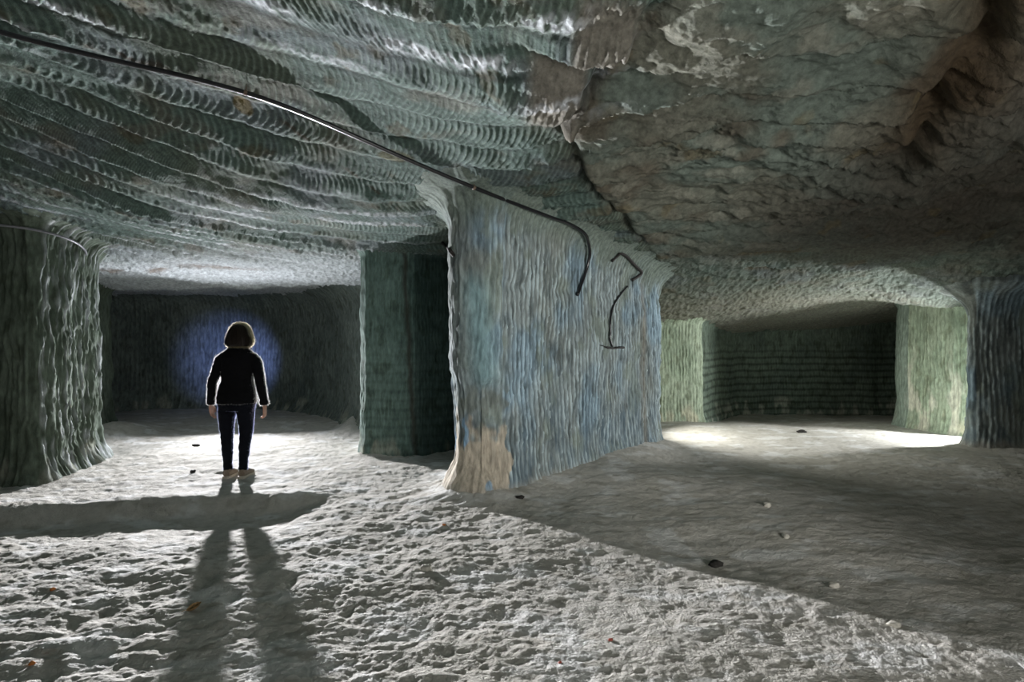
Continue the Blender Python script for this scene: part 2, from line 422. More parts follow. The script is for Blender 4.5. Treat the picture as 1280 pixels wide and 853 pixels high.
def rock_face(name, pts, closed, side, mat, colf, step=.012, nz=190, groove=.016, lam=.065, rough=.03, cove=.30, foot=.10,
              ribs=0.0, extra=None, gmod=None, top=.10, chip=.45, chipz=9, seed=0, round_it=2, slope=0.0):
    """a quarried upright face following a plan outline; side=+1: the open room lies to the left of the outline"""
    P, d, t = resample(pts, step, closed, round_it)
    nrm = np.stack([-d[:, 1], d[:, 0]], 1) * side
    for _ in range(6):
        nrm = (np.roll(nrm, 1, 0) + nrm + np.roll(nrm, -1, 0)) / 3 if closed else nrm
    zc = ceil_base(P[:, 0], P[:, 1]) + top
    u = np.linspace(0, 1, nz)[:, None]
    Zw = -.22 + u * (zc[None, :] + .22)
    S = np.repeat(t[None, :], nz, 0)
    # rock relief, seamless enough along the outline
    off = rough * fbm(S * .8, Zw * .8, 4, seed + 300) + rough * .35 * fbm(S * 4, Zw * 2.5, 4, seed + 310)
    sx = S + .035 * fbm(S * 1.2, Zw * 1.1, 2, seed + 320) + .010 * gnoise(S * 6, Zw * 5, seed + 325)
    k = sx / lam; ki = np.floor(k)
    w = np.abs(np.sin(np.pi * k))
    gap = np.clip(.75 + 1.0 * gnoise(ki * 7.31, Zw * 2.2 + ki * .37, seed + 330), .1, 1.5)
    if gmod is not None: gap = gap * gmod(P[None, :, 0], P[None, :, 1])
    off = off + groove * ((1 - w) ** 1.5) * gap
    off = off + groove * chip * np.clip(gnoise(S * 24, Zw * chipz, seed + 340), -.6, 1)
    if ribs:
        r = Zw / .21 + .25 * fbm(S * .8, Zw * .5, 2, seed + 350); rf = r - np.floor(r)
        off = off + ribs * np.where(rf < .7, rf / .7, (1 - rf) / .3)
    # cove into the ceiling and flare at the foot
    h = np.clip((Zw - (zc[None, :] - top - cove)) / cove, 0, 1.25)
    off = off + cove * (1 - np.sqrt(np.clip(1 - np.clip(h, 0, .999) ** 2, 0, 1))) * .8 + np.clip(h - 1, 0, 1) * cove * 2
    zf = Zw
    off = off + foot * np.exp(-np.clip(zf, 0, 9) / .16) + slope * (1.3 - Zw)
    if extra is not None:
        off = off + extra(P[None, :, 0], P[None, :, 1], S, Zw)
    Xw = P[None, :, 0] + nrm[None, :, 0] * off
    Yw = P[None, :, 1] + nrm[None, :, 1] * off
    col = colf(np.repeat(P[None, :, 0], nz, 0), np.repeat(P[None, :, 1], nz, 0), S, Zw, (1 - w) * gap)
    return grid_object(name, Xw, Yw, Zw, col, mat, wrap=closed, flip=(side > 0))

def pillar_col(x, y, S, z, g):
    c = np.zeros(x.shape + (3,)) + np.array([.38, .45, .455])
    c = cmix(c, [.30, .42, .50], sst(-.1, .5, fbm(S * 1.3, z * .9, 4, 401)))
    c = cmix(c, [.34, .385, .36], .8 * sst(.0, .6, fbm(S * 1.6 + 7, z * .8, 4, 402)))
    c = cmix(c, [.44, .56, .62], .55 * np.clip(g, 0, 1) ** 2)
    c = cmix(c, [.10, .13, .135], .65 * sst(.15, .65, fbm(S * 13, z * 2.6, 5, 403, .6)))
    c = c * (.42 + .58 * np.clip(g * 1.3, 0, 1) ** .7)[..., None]  # relief shading put into the colour: ridges pale, grooves dark
    c = cmix(c, [.20, .24, .20], .55 * sst(.2, .6, fbm(S * 2.2, z * 1.6 + 3, 4, 404)))
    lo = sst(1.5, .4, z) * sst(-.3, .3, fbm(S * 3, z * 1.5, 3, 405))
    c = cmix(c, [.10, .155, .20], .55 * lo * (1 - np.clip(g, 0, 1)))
    # smooth teal strip down the left corner
    corner = np.exp(-((x + .28 + .10 * (z - 1.4)) / .13) ** 2) * (y < 6) * sst(.95, 1.15, z) * sst(2.2, 1.9, z)
    c = cmix(c, [.21, .33, .35], .85 * corner)
    # bare buff rock low on the chipped corner
    left = (x < -.05 + .06 * gnoise(z * 5, S * 3, 406)) & (y < 5.75)
    bm = left * sst(.74, .56, z + .30 * gnoise(S * 5, z * 3, 407) + .15 * gnoise(S * 16, z * 10, 413))
    c = cmix(c, [.46, .41, .33], .95 * bm)
    mid = left * sst(1.15, .95, z) * sst(.5, .7, z)
    c = cmix(c, [.15, .17, .15], .75 * mid * sst(-.3, .3, fbm(S * 5, z * 5, 3, 408)))
    for (ux, uz, ra, rb) in ((-.45, .58, .05, .10), (-.50, .70, .04, .05), (-.215, .12, .035, .05)):
        dd = ((x - ux) / ra) ** 2 + ((z - uz) / rb) ** 2 + .9 * gnoise(S * 14, z * 12, 409)
        c = cmix(c, [.22, .37, .52], .8 * left * sst(1.1, .7, dd))
    c = cmix(c, [.40, .39, .35], .7 * sst(.16, .02, z + .05 * gnoise(S * 6, z * 0, 410)))
    c = cmix(c, [.26, .28, .26], .6 * sst(2.25, 2.6, z + .1 * gnoise(S * 3, z * 3, 411)) * sst(-.1, .3, gnoise(S * 2, z * 2, 412)))
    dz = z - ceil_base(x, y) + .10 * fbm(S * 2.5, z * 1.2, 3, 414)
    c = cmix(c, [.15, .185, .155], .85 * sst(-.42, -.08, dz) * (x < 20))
    c = cmix(c, [.19, .18, .15], .7 * np.exp(-((S % 100 - 2.75) / .06) ** 2) * sst(2.4, 1.9, z))
    return c

def pillar_extra(x, y, S, z):
    left = (x < -.16) & (y < 5.9)
    o = -.07 * left * sst(1.25, 1.0, z + .1 * gnoise(S * 4, z * 4, 420)) * sst(.1, .35, z)
    o = o - .05 * np.exp(-((z - 2.02 - .05 * gnoise(S * 3, z * 0, 421)) / .05) ** 2) * sst(-.1, .4, gnoise(S * 2.5, z * 2, 422)) * .5
    return o

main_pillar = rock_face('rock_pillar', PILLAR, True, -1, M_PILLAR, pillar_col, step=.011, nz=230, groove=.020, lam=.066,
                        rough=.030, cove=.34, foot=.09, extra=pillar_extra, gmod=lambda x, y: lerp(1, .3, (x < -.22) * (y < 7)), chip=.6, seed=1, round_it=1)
tag(main_pillar, 'massive blue-grey rock pillar with vertical pick grooves in the middle', 'rock pillar', 'rock pillars left standing')

def green_col(dark=1.0, a=(.155, .215, .175), b=(.11, .15, .12), sp=(.36, .37, .30)):
    def f(x, y, S, z, g):
        c = np.zeros(x.shape + (3,)) + np.array(a)
        c = cmix(c, b, sst(-.2, .5, fbm(S * 1.3, z * 1.3, 4, 431)))
        c = cmix(c, [a[0] * .55, a[1] * .55, a[2] * .5], .8 * sst(.15, .6, fbm(S * 7, z * 4, 4, 432)))
        c = cmix(c, [min(1, v * 1.45) for v in a], .5 * np.clip(g, 0, 1) ** 2)
        c = cmix(c, sp, .65 * sst(.35, .1, z + .2 * gnoise(S * 3, z * 3, 433)) * sst(-.05, .4, fbm(S * 4, z * 2, 3, 434)))
        return c * dark
    return f

def block_col(x, y, S, z, g):
    c = green_col(a=(.125, .185, .160), b=(.095, .145, .125))(x, y, S, z, g)
    r = z / .115 + .25 * gnoise(S * 2, z * 2, 441)
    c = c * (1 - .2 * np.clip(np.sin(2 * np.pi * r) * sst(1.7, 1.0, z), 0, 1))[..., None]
    cr = np.exp(-((x + 1.30 + .03 * gnoise(z * 3, z * 0, 442) + .05 * (z - 1.3)) / .03) ** 2) * (y < 7.5)
    c = cmix(c, [.05, .045, .035], .8 * cr)
    c = c * (1 - .35 * ((x > -1.24) & (y < 8)))[..., None]  # face turned away: its shade is put into the colour
    return c

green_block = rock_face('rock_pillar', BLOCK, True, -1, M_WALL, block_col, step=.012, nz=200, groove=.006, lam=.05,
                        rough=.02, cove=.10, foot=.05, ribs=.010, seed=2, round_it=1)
tag(green_block, 'narrow dark green rock pillar with chevron pick marks behind the big blue pillar', 'rock pillar', 'rock pillars left standing')

def rpillar_col(x, y, S, z, g):
    c = pillar_col(x + 50, y + 50, S + 31, z, g)
    return c * np.array([.80, .78, .74])
right_pillar = rock_face('rock_pillar', RIGHT, True, -1, M_PILLAR, rpillar_col, step=.016, nz=170, groove=.018, lam=.062,
                         rough=.04, cove=.36, foot=.10, top=.34, seed=3, round_it=2)
tag(right_pillar, 'shadowed blue-grey grooved rock pillar at the right edge beside the lit passage', 'rock pillar', 'rock pillars left standing')

LEFT = [(-10.5, 5.5), (-7, 5.8), (-5.5, 5.92), (-5.08, 5.92), (-4.98, 6.05), (-5.07, 6.6), (-5.20, 7.2), (-5.5, 7.42), (-6.3, 7.7), (-6.7, 9.2),
        (-6.95, 9.95), (-8.0, 10.2), (-9.6, 10.5)]
def left_extra(x, y, S, z):
    m = sst(-5.6, -5.1, x) + (y > 6)
    m = np.clip(m, 0, 1) * (y < 8.2)
    n = gnoise(S * 3.0 + .25 * gnoise(S, z * .9, 451), z * .22, 452)
    k = np.abs(gnoise(S * 9 + .3 * gnoise(S * 2, z * 1.5, 454), z * .5, 455))
    return m * (.045 * np.abs(n) * 2 - .03) + m * .035 * np.clip(.5 - k * 2.2, 0, 1) + m * .02 * np.clip(gnoise(S * 30, z * 10, 453), 0, 1)
def left_col(x, y, S, z, g):
    c = green_col(a=(.16, .20, .155), b=(.105, .135, .10))(x, y, S, z, g)
    c = c * .72
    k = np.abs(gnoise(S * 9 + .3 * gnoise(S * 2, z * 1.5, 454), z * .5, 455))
    c = cmix(c, [.62, .65, .68], .85 * np.clip(.8 - k * 4, 0, 1) * (y > 6.02) * (y < 8) * np.clip(.5 + 1.2 * gnoise(S * 6, z * 5, 456), 0, 1))  # lamp-lit ridge streaks painted pale into the wall colour
    c = cmix(c, [.15, .17, .155], .0 * np.clip(sst(-5.25, -5.02, x) * (y < 7.9) + sst(6.2, 6.8, y), 0, 1))
    return c
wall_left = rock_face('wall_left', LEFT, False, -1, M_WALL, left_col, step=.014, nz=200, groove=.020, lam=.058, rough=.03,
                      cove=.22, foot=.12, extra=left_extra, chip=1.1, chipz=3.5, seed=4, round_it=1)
tag(wall_left, 'dark green left rock wall turning into the tunnel mouth with pale lit streaks', 'wall', kind='structure')

BACKL = [(-9.6, 10.3), (-9.0, 11.7), (-7.4, 12.4), (-5.6, 12.5), (-4.7, 12.2), (-3.9, 11.5), (-3.1, 10.4), (-2.58, 9.55), (-2.3, 9.3), (-1.8, 9.2), (-.8, 8.95), (.6, 8.5), (1.2, 8.5)]
wall_bl = rock_face('wall_back_left', BACKL, False, -1, M_WALL,
                    green_col(a=(.15, .18, .165), b=(.11, .135, .125)), step=.02, nz=150, groove=.022, lam=.085, rough=.05, cove=.55, foot=.15, seed=5, ribs=.0)
tag(wall_bl, 'curved dark rock wall at the end of the left tunnel behind the walker', 'wall', kind='structure')

BACKR = [(.4, 9.3), (1.6, 10.1), (2.4, 10.3), (3.2, 10.38), (3.45, 10.42), (3.62, 10.62), (4.2, 11.4), (4.72, 12.0), (4.95, 12.1), (6.5, 12.15), (8.1, 12.1),
         (8.0, 11.4), (7.2, 10.5), (6.78, 10.05), (6.68, 9.85), (6.70, 9.6), (6.80, 9.1), (6.95, 8.68), (7.08, 8.55), (7.7, 8.6), (9, 8.8), (10.8, 9.0)]
def backr_col(x, y, S, z, g):
    c = green_col(a=(.33, .39, .29), b=(.25, .31, .225), sp=(.55, .52, .38))(x, y, S, z, g)
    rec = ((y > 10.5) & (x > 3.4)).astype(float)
    dk = green_col(a=(.12, .155, .12), b=(.095, .125, .10))(x, y, S, z, g)  # shade inside the recess put into a darker wall colour
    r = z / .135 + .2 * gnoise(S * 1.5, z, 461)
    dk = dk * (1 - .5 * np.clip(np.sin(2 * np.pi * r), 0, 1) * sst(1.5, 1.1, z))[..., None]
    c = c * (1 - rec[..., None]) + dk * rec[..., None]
    rw = ((x > 6.6) & (y < 9.7))
    c = cmix(c, [.56, .56, .46], .8 * rw * sst(.0, .45, fbm(S * 4, z * 1.6, 4, 462)) * sst(1.6, .6, z))
    jm = ((x > 6.5) & (y > 9.62) & (y < 10.4))
    c = cmix(c, [.21, .27, .23], .8 * jm)
    return c
def backr_extra(x, y, S, z):
    rec = ((y > 10.9) & (x > 4))
    r = z / .135 + .2 * gnoise(S * 1.5, z, 461); rf = r - np.floor(r)
    return rec * .02 * np.abs(rf - .5) + ((x > 6.6) & (y < 9.8)) * (.03 * np.abs(gnoise(S * 5, z * .8, 463)))
wall_br = rock_face('wall_back_right', BACKR, False, -1, M_WALL, backr_col, step=.014, nz=170, groove=.014, lam=.06, rough=.03,
                    cove=.12, foot=.06, extra=backr_extra, seed=6, round_it=1)
tag(wall_br, 'pale green rear wall of the right chamber with a dark squared recess', 'wall', kind='structure')

WR = [(9.3, 7.3), (8.9, 5), (8.7, 2), (8.6, -4)]
wall_r = rock_face('wall_right', WR, False, -1, M_WALL, green_col(), step=.05, nz=60, seed=7, groove=.02, cove=.3)
tag(wall_r, 'rough green rock wall closing the chamber on the right', 'wall', kind='structure')
WL = [(-8.8, -4), (-8.9, 2), (-9.2, 4.4), (-9.4, 5.7)]
wall_l2 = rock_face('wall_left_near', WL, False, -1, M_WALL, green_col(), step=.05, nz=60, seed=8, groove=.02, cove=.3)
tag(wall_l2, 'rough green rock wall closing the chamber on the near left', 'wall', kind='structure')

# ------------------------------------------------------------------ cables and iron on the rock
def bvh_of(objs):
    V = []; Fc = []; off = 0
    for o in objs:
        me = o.data
        c = np.empty(len(me.vertices) * 3, np.float32); me.vertices.foreach_get('co', c)
        q = np.empty(len(me.loops), np.int32); me.loops.foreach_get('vertex_index', q)
        V.append(c.reshape(-1, 3)); Fc.append(q.reshape(-1, 4) + off); off += len(me.vertices)
    return BVHTree.FromPolygons(np.concatenate(V).tolist(), np.concatenate(Fc).tolist())
ROCK = bvh_of([main_pillar, wall_left])
EYE = Vector((0, 0, CAM_H))
def ceil_hit(d):
    ts = np.linspace(1.5, 11, 1500)
    p = np.array(EYE)[None] + np.array(d)[None] * ts[:, None]
    zc = ceiling_z(p[:, 0], p[:, 1])
    k = np.nonzero(p[:, 2] > zc)[0]
    return ts[k[0]] if len(k) else None
def surf(px, py, lift):
    """the rock surface seen in this direction from the tripod, lifted off by `lift` towards the room"""
    d = Vector(((px - 640) / F, 1, (426.5 - py) / F))
    hit = ROCK.ray_cast(EYE, d.normalized())
    t1 = hit[3] / d.length if hit[0] is not None else 1e9
    t2 = ceil_hit(d)
    t = min(t1, t2 if t2 else 1e9)
    p = EYE + d * t
    if t == t2: return p + Vector((0, -.25, -1)) * lift
    return p + hit[1] * lift * (1 if hit[1].dot(d) < 0 else -1)

def smooth_path(pts, n):
    P = np.array([list(p) for p in pts]); P = np.vstack([2 * P[0] - P[1], P, 2 * P[-1] - P[-2]])
    out = []
    for k in range(1, len(P) - 2):
        for t in np.linspace(0, 1, n, endpoint=False):
            a, b, c, d = P[k - 1], P[k], P[k + 1], P[k + 2]
            out.append(.5 * (2 * b + (c - a) * t + (2 * a - 5 * b + 4 * c - d) * t * t + (3 * b - a - 3 * c + d) * t ** 3))
    out.append(P[-2])
    return np.array(out)

def tube_geo(path, rads, seg=12, squash=None):
    """closed tube; rads scalar, per-point array or per-point (rx, ry)"""
    path = np.asarray(path, float); n = len(path)
    r = np.asarray(rads, float)
    if r.ndim == 0: r = np.full((n, 2), float(r))
    if r.ndim == 1: r = np.stack([r, r], 1)
    T = np.gradient(path, axis=0); T /= np.linalg.norm(T, axis=1)[:, None] + 1e-12
    ref = np.array([1.0, 0, 0]) if abs(T[0][0]) < .9 else np.array([0, 1.0, 0])
    verts = []; faces = []
    for k in range(n):
        u = ref - T[k] * ref.dot(T[k]); u /= np.linalg.norm(u); v = np.cross(T[k], u); ref = u
        for s in range(seg):
            a = 2 * math.pi * s / seg
            verts.append(path[k] + u * math.cos(a) * r[k][0] + v * math.sin(a) * r[k][1])
    for k in range(n - 1):
        for s in range(seg):
            s2 = (s + 1) % seg
            faces.append((k * seg + s, k * seg + s2, (k + 1) * seg + s2, (k + 1) * seg + s))
    faces.append(tuple(reversed(range(seg)))); faces.append(tuple((n - 1) * seg + s for s in range(seg)))
    return verts, faces

def join_geo(gs):
    V = []; Fc = []
    for v, f in gs:
        o = len(V); V += [tuple(map(float, p)) for p in v]; Fc += [tuple(i + o for i in q) for q in f]
    return V, Fc

M_HOSE = plain_mat('black_plastic_hose', (.012, .012, .014), rough=.28, spec=.6, noise=.3, nscale=30)
M_IRON = plain_mat('rusty_iron', (.014, .011, .010), rough=.65, spec=.4, noise=.5, nscale=80, bump=.4)
M_GREYC = plain_mat('grey_plastic_cable', (.20, .20, .22), rough=.3, spec=.6, noise=.15, nscale=30)
M_STRAP = plain_mat('dull_clip_metal', (.16, .11, .08), rough=.5, spec=.5, noise=.3)

def path_px(pts, lift):
    return [surf(x, y, lift) for x, y in pts]

hose_pts = path_px([(-60, 14), (0, 31), (50, 45), (100, 58), (150, 69), (200, 80), (255, 92), (312, 106), (355, 122), (400, 142), (450, 166), (500, 189),
                    (550, 211), (600, 233), (630, 247), (660, 259), (690, 269), (712, 277)], .05)
zz = np.array([list(p) for p in hose_pts])
for _ in range(3): zz[1:-1] = (zz[:-2] + 2 * zz[1:-1] + zz[2:]) / 4          # a stiff hose does not follow every pick mark
tail = [surf(726, 286, .07), surf(733, 299, .07), surf(735, 316, .06), surf(732, 336, .05), surf(727, 354, .04), surf(720, 370, .035)]
tl = np.array([list(p) for p in tail])
tl[1:-1] = (tl[:-2] + 2 * tl[1:-1] + tl[2:]) / 4
hose = bpy.data.objects.new('cable', None); link(hose); hose.location = Vector(zz[-1])
tag(hose, 'long thick black cable slung across the ceiling and hanging down the blue pillar', 'cable', 'cables on the rock')
def local(g, o): return [Vector(v) - o.location for v in g[0]], g[1]
hp = smooth_path(np.vstack([zz, tl]), 8)
g = local(tube_geo(hp, .0175, 14), hose)
mesh_object('cable_sheath', *g, M_HOSE, hose)
for q, ang in ((7, .5), (13, .4)):
    k = q * 8; p = hp[k]; t = hp[k + 1] - hp[k - 1]; t /= np.linalg.norm(t)
    ring = tube_geo([p - t * .012, p, p + t * .012], .0195, 16)
    up = Vector((0, .2, 1)); stem = tube_geo([Vector(p), Vector(p) + up * .03, Vector(p) + up * .06], [.004, .004, .003], 8)
    mesh_object('clip', *local(join_geo([ring, stem]), hose), M_STRAP, hose)

c2 = path_px([(-40, 264), (0, 273), (30, 279), (62, 285), (82, 294), (100, 303), (117, 313), (131, 325), (141, 338), (149, 347)], .12)
c2 = np.array([list(p) for p in c2])
c2[:, 1] = np.minimum(c2[:, 1], 7.3)
for _ in range(2): c2[1:-1] = (c2[:-2] + 2 * c2[1:-1] + c2[2:]) / 4
cab2 = mesh_object('cable', *tube_geo(smooth_path(c2, 8), .0135, 12), M_GREYC)
tag(cab2, 'short cable catching bluish light along the top of the left wall', 'cable', 'cables on the rock')

# bent iron strip under the ceiling, right of the hanging cable
bs = path_px([(764, 326), (769, 319), (775, 315), (783, 321), (792, 330), (799, 339), (794, 345), (787, 351)], .04)
st = mesh_object('bent_iron_strip', *tube_geo(smooth_path(bs, 5), [(.012, .020)] * (len(bs) * 5 - 4), 10), M_IRON)
tag(st, 'bent black metal strip fixed to the right top corner of the blue pillar', 'metal strip')

hk = bpy.data.objects.new('hanging_hook', None); link(hk)
hpts = path_px([(781, 358), (775, 367), (769, 378), (764, 390), (761, 402), (761, 414), (761, 424), (762, 433)], .035)
hk.location = hpts[-1]
tag(hk, 'thin black cord hanging below the bent strip and ending in a crossbar', 'hook')
mesh_object('cord', *local(tube_geo(smooth_path(hpts, 6), .0125, 10), hk), M_HOSE, hk)
bpts = path_px([(751, 432), (757, 434), (763, 435), (772, 434.5), (780, 434.5)], .035)
mesh_object('crossbar', *local(tube_geo(smooth_path(bpts, 4), [.006] * 4 + [.012] * 9 + [.014] * 4, 10), hk), M_IRON, hk)

sb = path_px([(553, 301), (559, 306), (565, 312), (570, 320)], .03)
stub = mesh_object('iron_stub', *tube_geo(smooth_path(sb, 4), .018, 10), M_IRON)
tag(stub, 'short rusty iron stub at the top left edge of the blue pillar', 'iron stub')

# ------------------------------------------------------------------ the walker, seen from behind
M_SKIN = plain_mat('skin', (.52, .30, .22), rough=.5, spec=.4, noise=.08, nscale=40)
M_KNIT = plain_mat('black_knit', (.006, .006, .007), rough=.95, spec=.1, noise=.3, nscale=200, bump=.2)
M_DENIM = plain_mat('dark_denim', (.006, .007, .011), rough=.9, spec=.1, noise=.3, nscale=250, bump=.2)
M_SHOE = plain_mat('tan_shoe', (.24, .19, .14), rough=.7, spec=.3, noise=.15, nscale=60)
M_SOLE = plain_mat('pale_sole', (.55, .50, .42), rough=.8, spec=.2, noise=.1)
M_DARK = plain_mat('black_elastic', (.01, .01, .01), rough=.8, noise=.2)
M_HAIR = plain_mat('brown_hair', (.016, .010, .006), rough=.5, spec=.3, noise=.4, nscale=90)
F_KNIT = fibre_mat('knit_rim_fuzz', (.006, .006, .006), (.90, .88, .86), .98)  # pale fibres on dark clothes, rim light put into their colour
F_DENIM = fibre_mat('denim_rim_fuzz', (.010, .010, .012), (.60, .64, .92), .98)
F_HAIR = fibre_mat('rim_light_strands', (.02, .012, .007), (1.0, .93, .78), .98)  # pale copy of the hair, rim light put into its colour

def ring_loft(secs, seg=28):
    """stack of horizontal ellipses (z, cx, cy, rx, ry)"""
    V = []; Fc = []
    for (z, cx, cy, rx, ry) in secs:
        for s in range(seg):
            a = 2 * math.pi * s / seg
            V.append((cx + rx * math.cos(a), cy + ry * math.sin(a), z))
    n = len(secs)
    for k in range(n - 1):
        for s in range(seg):
            s2 = (s + 1) % seg
            Fc.append((k * seg + s, k * seg + s2, (k + 1) * seg + s2, (k + 1) * seg + s))
    Fc.append(tuple(reversed(range(seg)))); Fc.append(tuple((n - 1) * seg + s for s in range(seg)))
    return V, Fc

def dense(secs, n=5):
    S = np.array(secs, float); P = np.vstack([2 * S[0] - S[1], S, 2 * S[-1] - S[-2]]); out = []
    for k in range(1, len(P) - 2):
        for t in np.linspace(0, 1, n, endpoint=False):
            a, b, c, d = P[k - 1], P[k], P[k + 1], P[k + 2]
            out.append(.5 * (2 * b + (c - a) * t + (2 * a - 5 * b + 4 * c - d) * t * t + (3 * b - a - 3 * c + d) * t ** 3))
    out.append(P[-2]); return [tuple(o) for o in out]

def ball(c, r, seg=16, rings=10):
    V = []; Fc = []
    for i in range(rings + 1):
        th = math.pi * (i + .02) / (rings + .04)
        for s in range(seg):
            a = 2 * math.pi * s / seg
            V.append((c[0] + r[0] * math.sin(th) * math.cos(a), c[1] + r[1] * math.sin(th) * math.sin(a), c[2] + r[2] * math.cos(th)))
    for k in range(rings):
        for s in range(seg):
            s2 = (s + 1) % seg
            Fc.append((k * seg + s, (k + 1) * seg + s, (k + 1) * seg + s2, k * seg + s2))
    Fc.append(tuple(range(seg))); Fc.append(tuple(reversed([rings * seg + s for s in range(seg)])))
    return V, Fc

def limb(pts, rads, n=6, seg=18):
    if not hasattr(rads, '__len__'): rads = [rads, rads]
    P = smooth_path([Vector(p) for p in pts], n)
    R = np.array([list(r) if hasattr(r, '__len__') else [r, r] for r in rads], float)
    k = np.linspace(0, len(R) - 1, len(P))
    R = np.stack([np.interp(k, np.arange(len(R)), R[:, c]) for c in (0, 1)], 1)
    return tube_geo(P, R, seg)

def fused(name, gs, mat, parent, voxel, smooth=6):
    V, Fc = join_geo(gs)
    me = bpy.data.meshes.new('t'); me.from_pydata(V, [], Fc)
    o = bpy.data.objects.new('t', me); COL.objects.link(o)
    r = o.modifiers.new('r', 'REMESH'); r.mode = 'VOXEL'; r.voxel_size = voxel
    s = o.modifiers.new('s', 'SMOOTH'); s.iterations = smooth; s.factor = .5
    dg = bpy.context.evaluated_depsgraph_get(); dg.update()
    m2 = bpy.data.meshes.new_from_object(o.evaluated_get(dg))
    bpy.data.objects.remove(o); bpy.data.meshes.remove(me)
    m2.name = name
    m2.polygons.foreach_set('use_smooth', np.ones(len(m2.polygons), bool))
    m2.materials.clear(); m2.materials.append(mat)
    return link(bpy.data.objects.new(name, m2), parent)

def wrinkle(o, amp, fx, fy, seed):
    me = o.data
    c = np.empty(len(me.vertices) * 3, np.float32); me.vertices.foreach_get('co', c); c = c.reshape(-1, 3)
    n = np.empty(len(me.vertices) * 3, np.float32); me.vertices.foreach_get('normal', n); n = n.reshape(-1, 3)
    a = np.arctan2(c[:, 1], c[:, 0])
    h = fbm(c[:, 0] * fx + a, c[:, 2] * fy, 3, seed)
    c += n * (h * amp)[:, None]
    me.vertices.foreach_set('co', c.ravel()); me.update()

def add_fuzz(o, count, length, width, mat, seed):
    """short loose fibres standing on a cloth surface, in the same mesh"""
    me = o.data; r = np.random.default_rng(seed)
    nv, npoly = len(me.vertices), len(me.polygons)
    cen = np.empty(npoly * 3, np.float32); me.polygons.foreach_get('center', cen); cen = cen.reshape(-1, 3)
    nor = np.empty(npoly * 3, np.float32); me.polygons.foreach_get('normal', nor); nor = nor.reshape(-1, 3)
    ar = np.empty(npoly, np.float32); me.polygons.foreach_get('area', ar)
    wt = ar.astype(float) * np.clip((nor[:, 1] + .42) / .25, 0, 1)     # fibres added for the rim light, left off the back to keep it dark
    idx = r.choice(npoly, count, p=wt / wt.sum())
    p = cen[idx] + r.normal(0, .0025, (count, 3)); n = nor[idx] + r.normal(0, .35, (count, 3))
    n /= np.linalg.norm(n, axis=1)[:, None]
    t = np.cross(n, r.normal(0, 1, (count, 3))); t /= np.linalg.norm(t, axis=1)[:, None]
    L = length * r.uniform(.5, 1.2, (count, 1))
    A = p - n * .002 - t * width / 2; B = p - n * .002 + t * width / 2; Cc = p + n * L
    co = np.stack([A, B, Cc], 1).reshape(-1, 3)
    old = np.empty(nv * 3, np.float32); me.vertices.foreach_get('co', old)
    polys = [tuple(q.vertices) for q in me.polygons] + [(nv + 3 * k, nv + 3 * k + 1, nv + 3 * k + 2) for k in range(count)]
    m2 = bpy.data.meshes.new(o.name); m2.from_pydata(np.vstack([old.reshape(-1, 3), co]).tolist(), [], polys)
    m2.materials.append(me.materials[0]); m2.materials.append(mat)
    mi = np.zeros(len(polys), np.int32); mi[npoly:] = 1
    m2.polygons.foreach_set('material_index', mi)
    m2.polygons.foreach_set('use_smooth', mi == 0)
    o.data = m2

PX, PY = -2.955, 6.10
walker = bpy.data.objects.new('person', None); link(walker)
walker.location = (PX, PY, fz(PX, PY))
tag(walker, 'person in black sweater and dark trousers standing with arms down, seen from behind', 'person')

SH = .015    # the upper body leans a little to the right
torso = [(.78, 0, 0, .175, .115), (.86, 0, 0, .185, .122), (.95, .002, 0, .172, .112), (1.05, .006, .004, .148, .10), (1.16, .010, .006, .158, .105),
         (1.26, .014, 0, .158, .108), (1.31, .017, -.004, .145, .095), (1.35, .02, -.004, .120, .075), (1.41, .025, .0, .058, .055), (1.47, .032, .012, .050, .052)]
hips = [(.70, 0, 0, .165, .11)] + torso[:2]
def hand(side, wx, wy, wz):
    """relaxed hand hanging down: palm, four fingers of different lengths, thumb from the palm's side near its base"""
    gs = []
    o = Vector((wx, wy, wz))
    def w(x, y, z): return (o.x + side * x, o.y + y, o.z + z)
    # the palm faces the thigh, its broad side runs front to back (y)
    gs.append(limb([w(0, 0, .03), w(.002, .004, -.01), w(.004, .008, -.05), w(.0, .010, -.088)], [(.021, .028), (.017, .033), (.016, .041), (.013, .038)], 5, 16))
    for k, (fy, ln, cu) in enumerate(((.040, .068, .9), (.020, .076, 1.0), (-.001, .071, 1.1), (-.021, .056, 1.25))):
        a = w(.001, fy * .95 + .008, -.078)
        b = w(-.003, fy + .012, -.090 - ln * .40)
        c = w(-.003 - .012 * cu, fy + .018, -.090 - ln * .70)
        d = w(-.003 - .030 * cu, fy + .016, -.090 - ln * .92)
        gs.append(limb([a, b, c, d], [.0098, .0088, .0080, .0066], 5, 10))
    gs.append(limb([w(0, .030, -.022), w(-.010, .052, -.046), w(-.016, .060, -.074), w(-.019, .060, -.096)], [.014, .0115, .0098, .0078], 5, 10))
    return gs
ARM = {-1: [(-.118, -.004, 1.300), (-.180, -.004, 1.235), (-.214, -.008, 1.12), (-.250, -.012, 1.02), (-.272, .010, .90), (-.288, .028, .79)],
       1: [(.152, -.004, 1.300), (.212, -.004, 1.235), (.240, -.008, 1.12), (.258, -.012, 1.02), (.273, .010, .90), (.284, .028, .79)]}
LEG = {-1: [(-.088, 0, .84), (-.100, 0, .70), (-.109, .004, .55), (-.105, .008, .45), (-.097, -.006, .33), (-.088, -.012, .18), (-.086, -.012, .08)],
       1: [(.088, 0, .84), (.096, 0, .70), (.101, .004, .55), (.097, .008, .45), (.089, -.006, .33), (.080, -.012, .18), (.078, -.012, .08)]}
HX, HY, HZ = .036, .018, 1.528
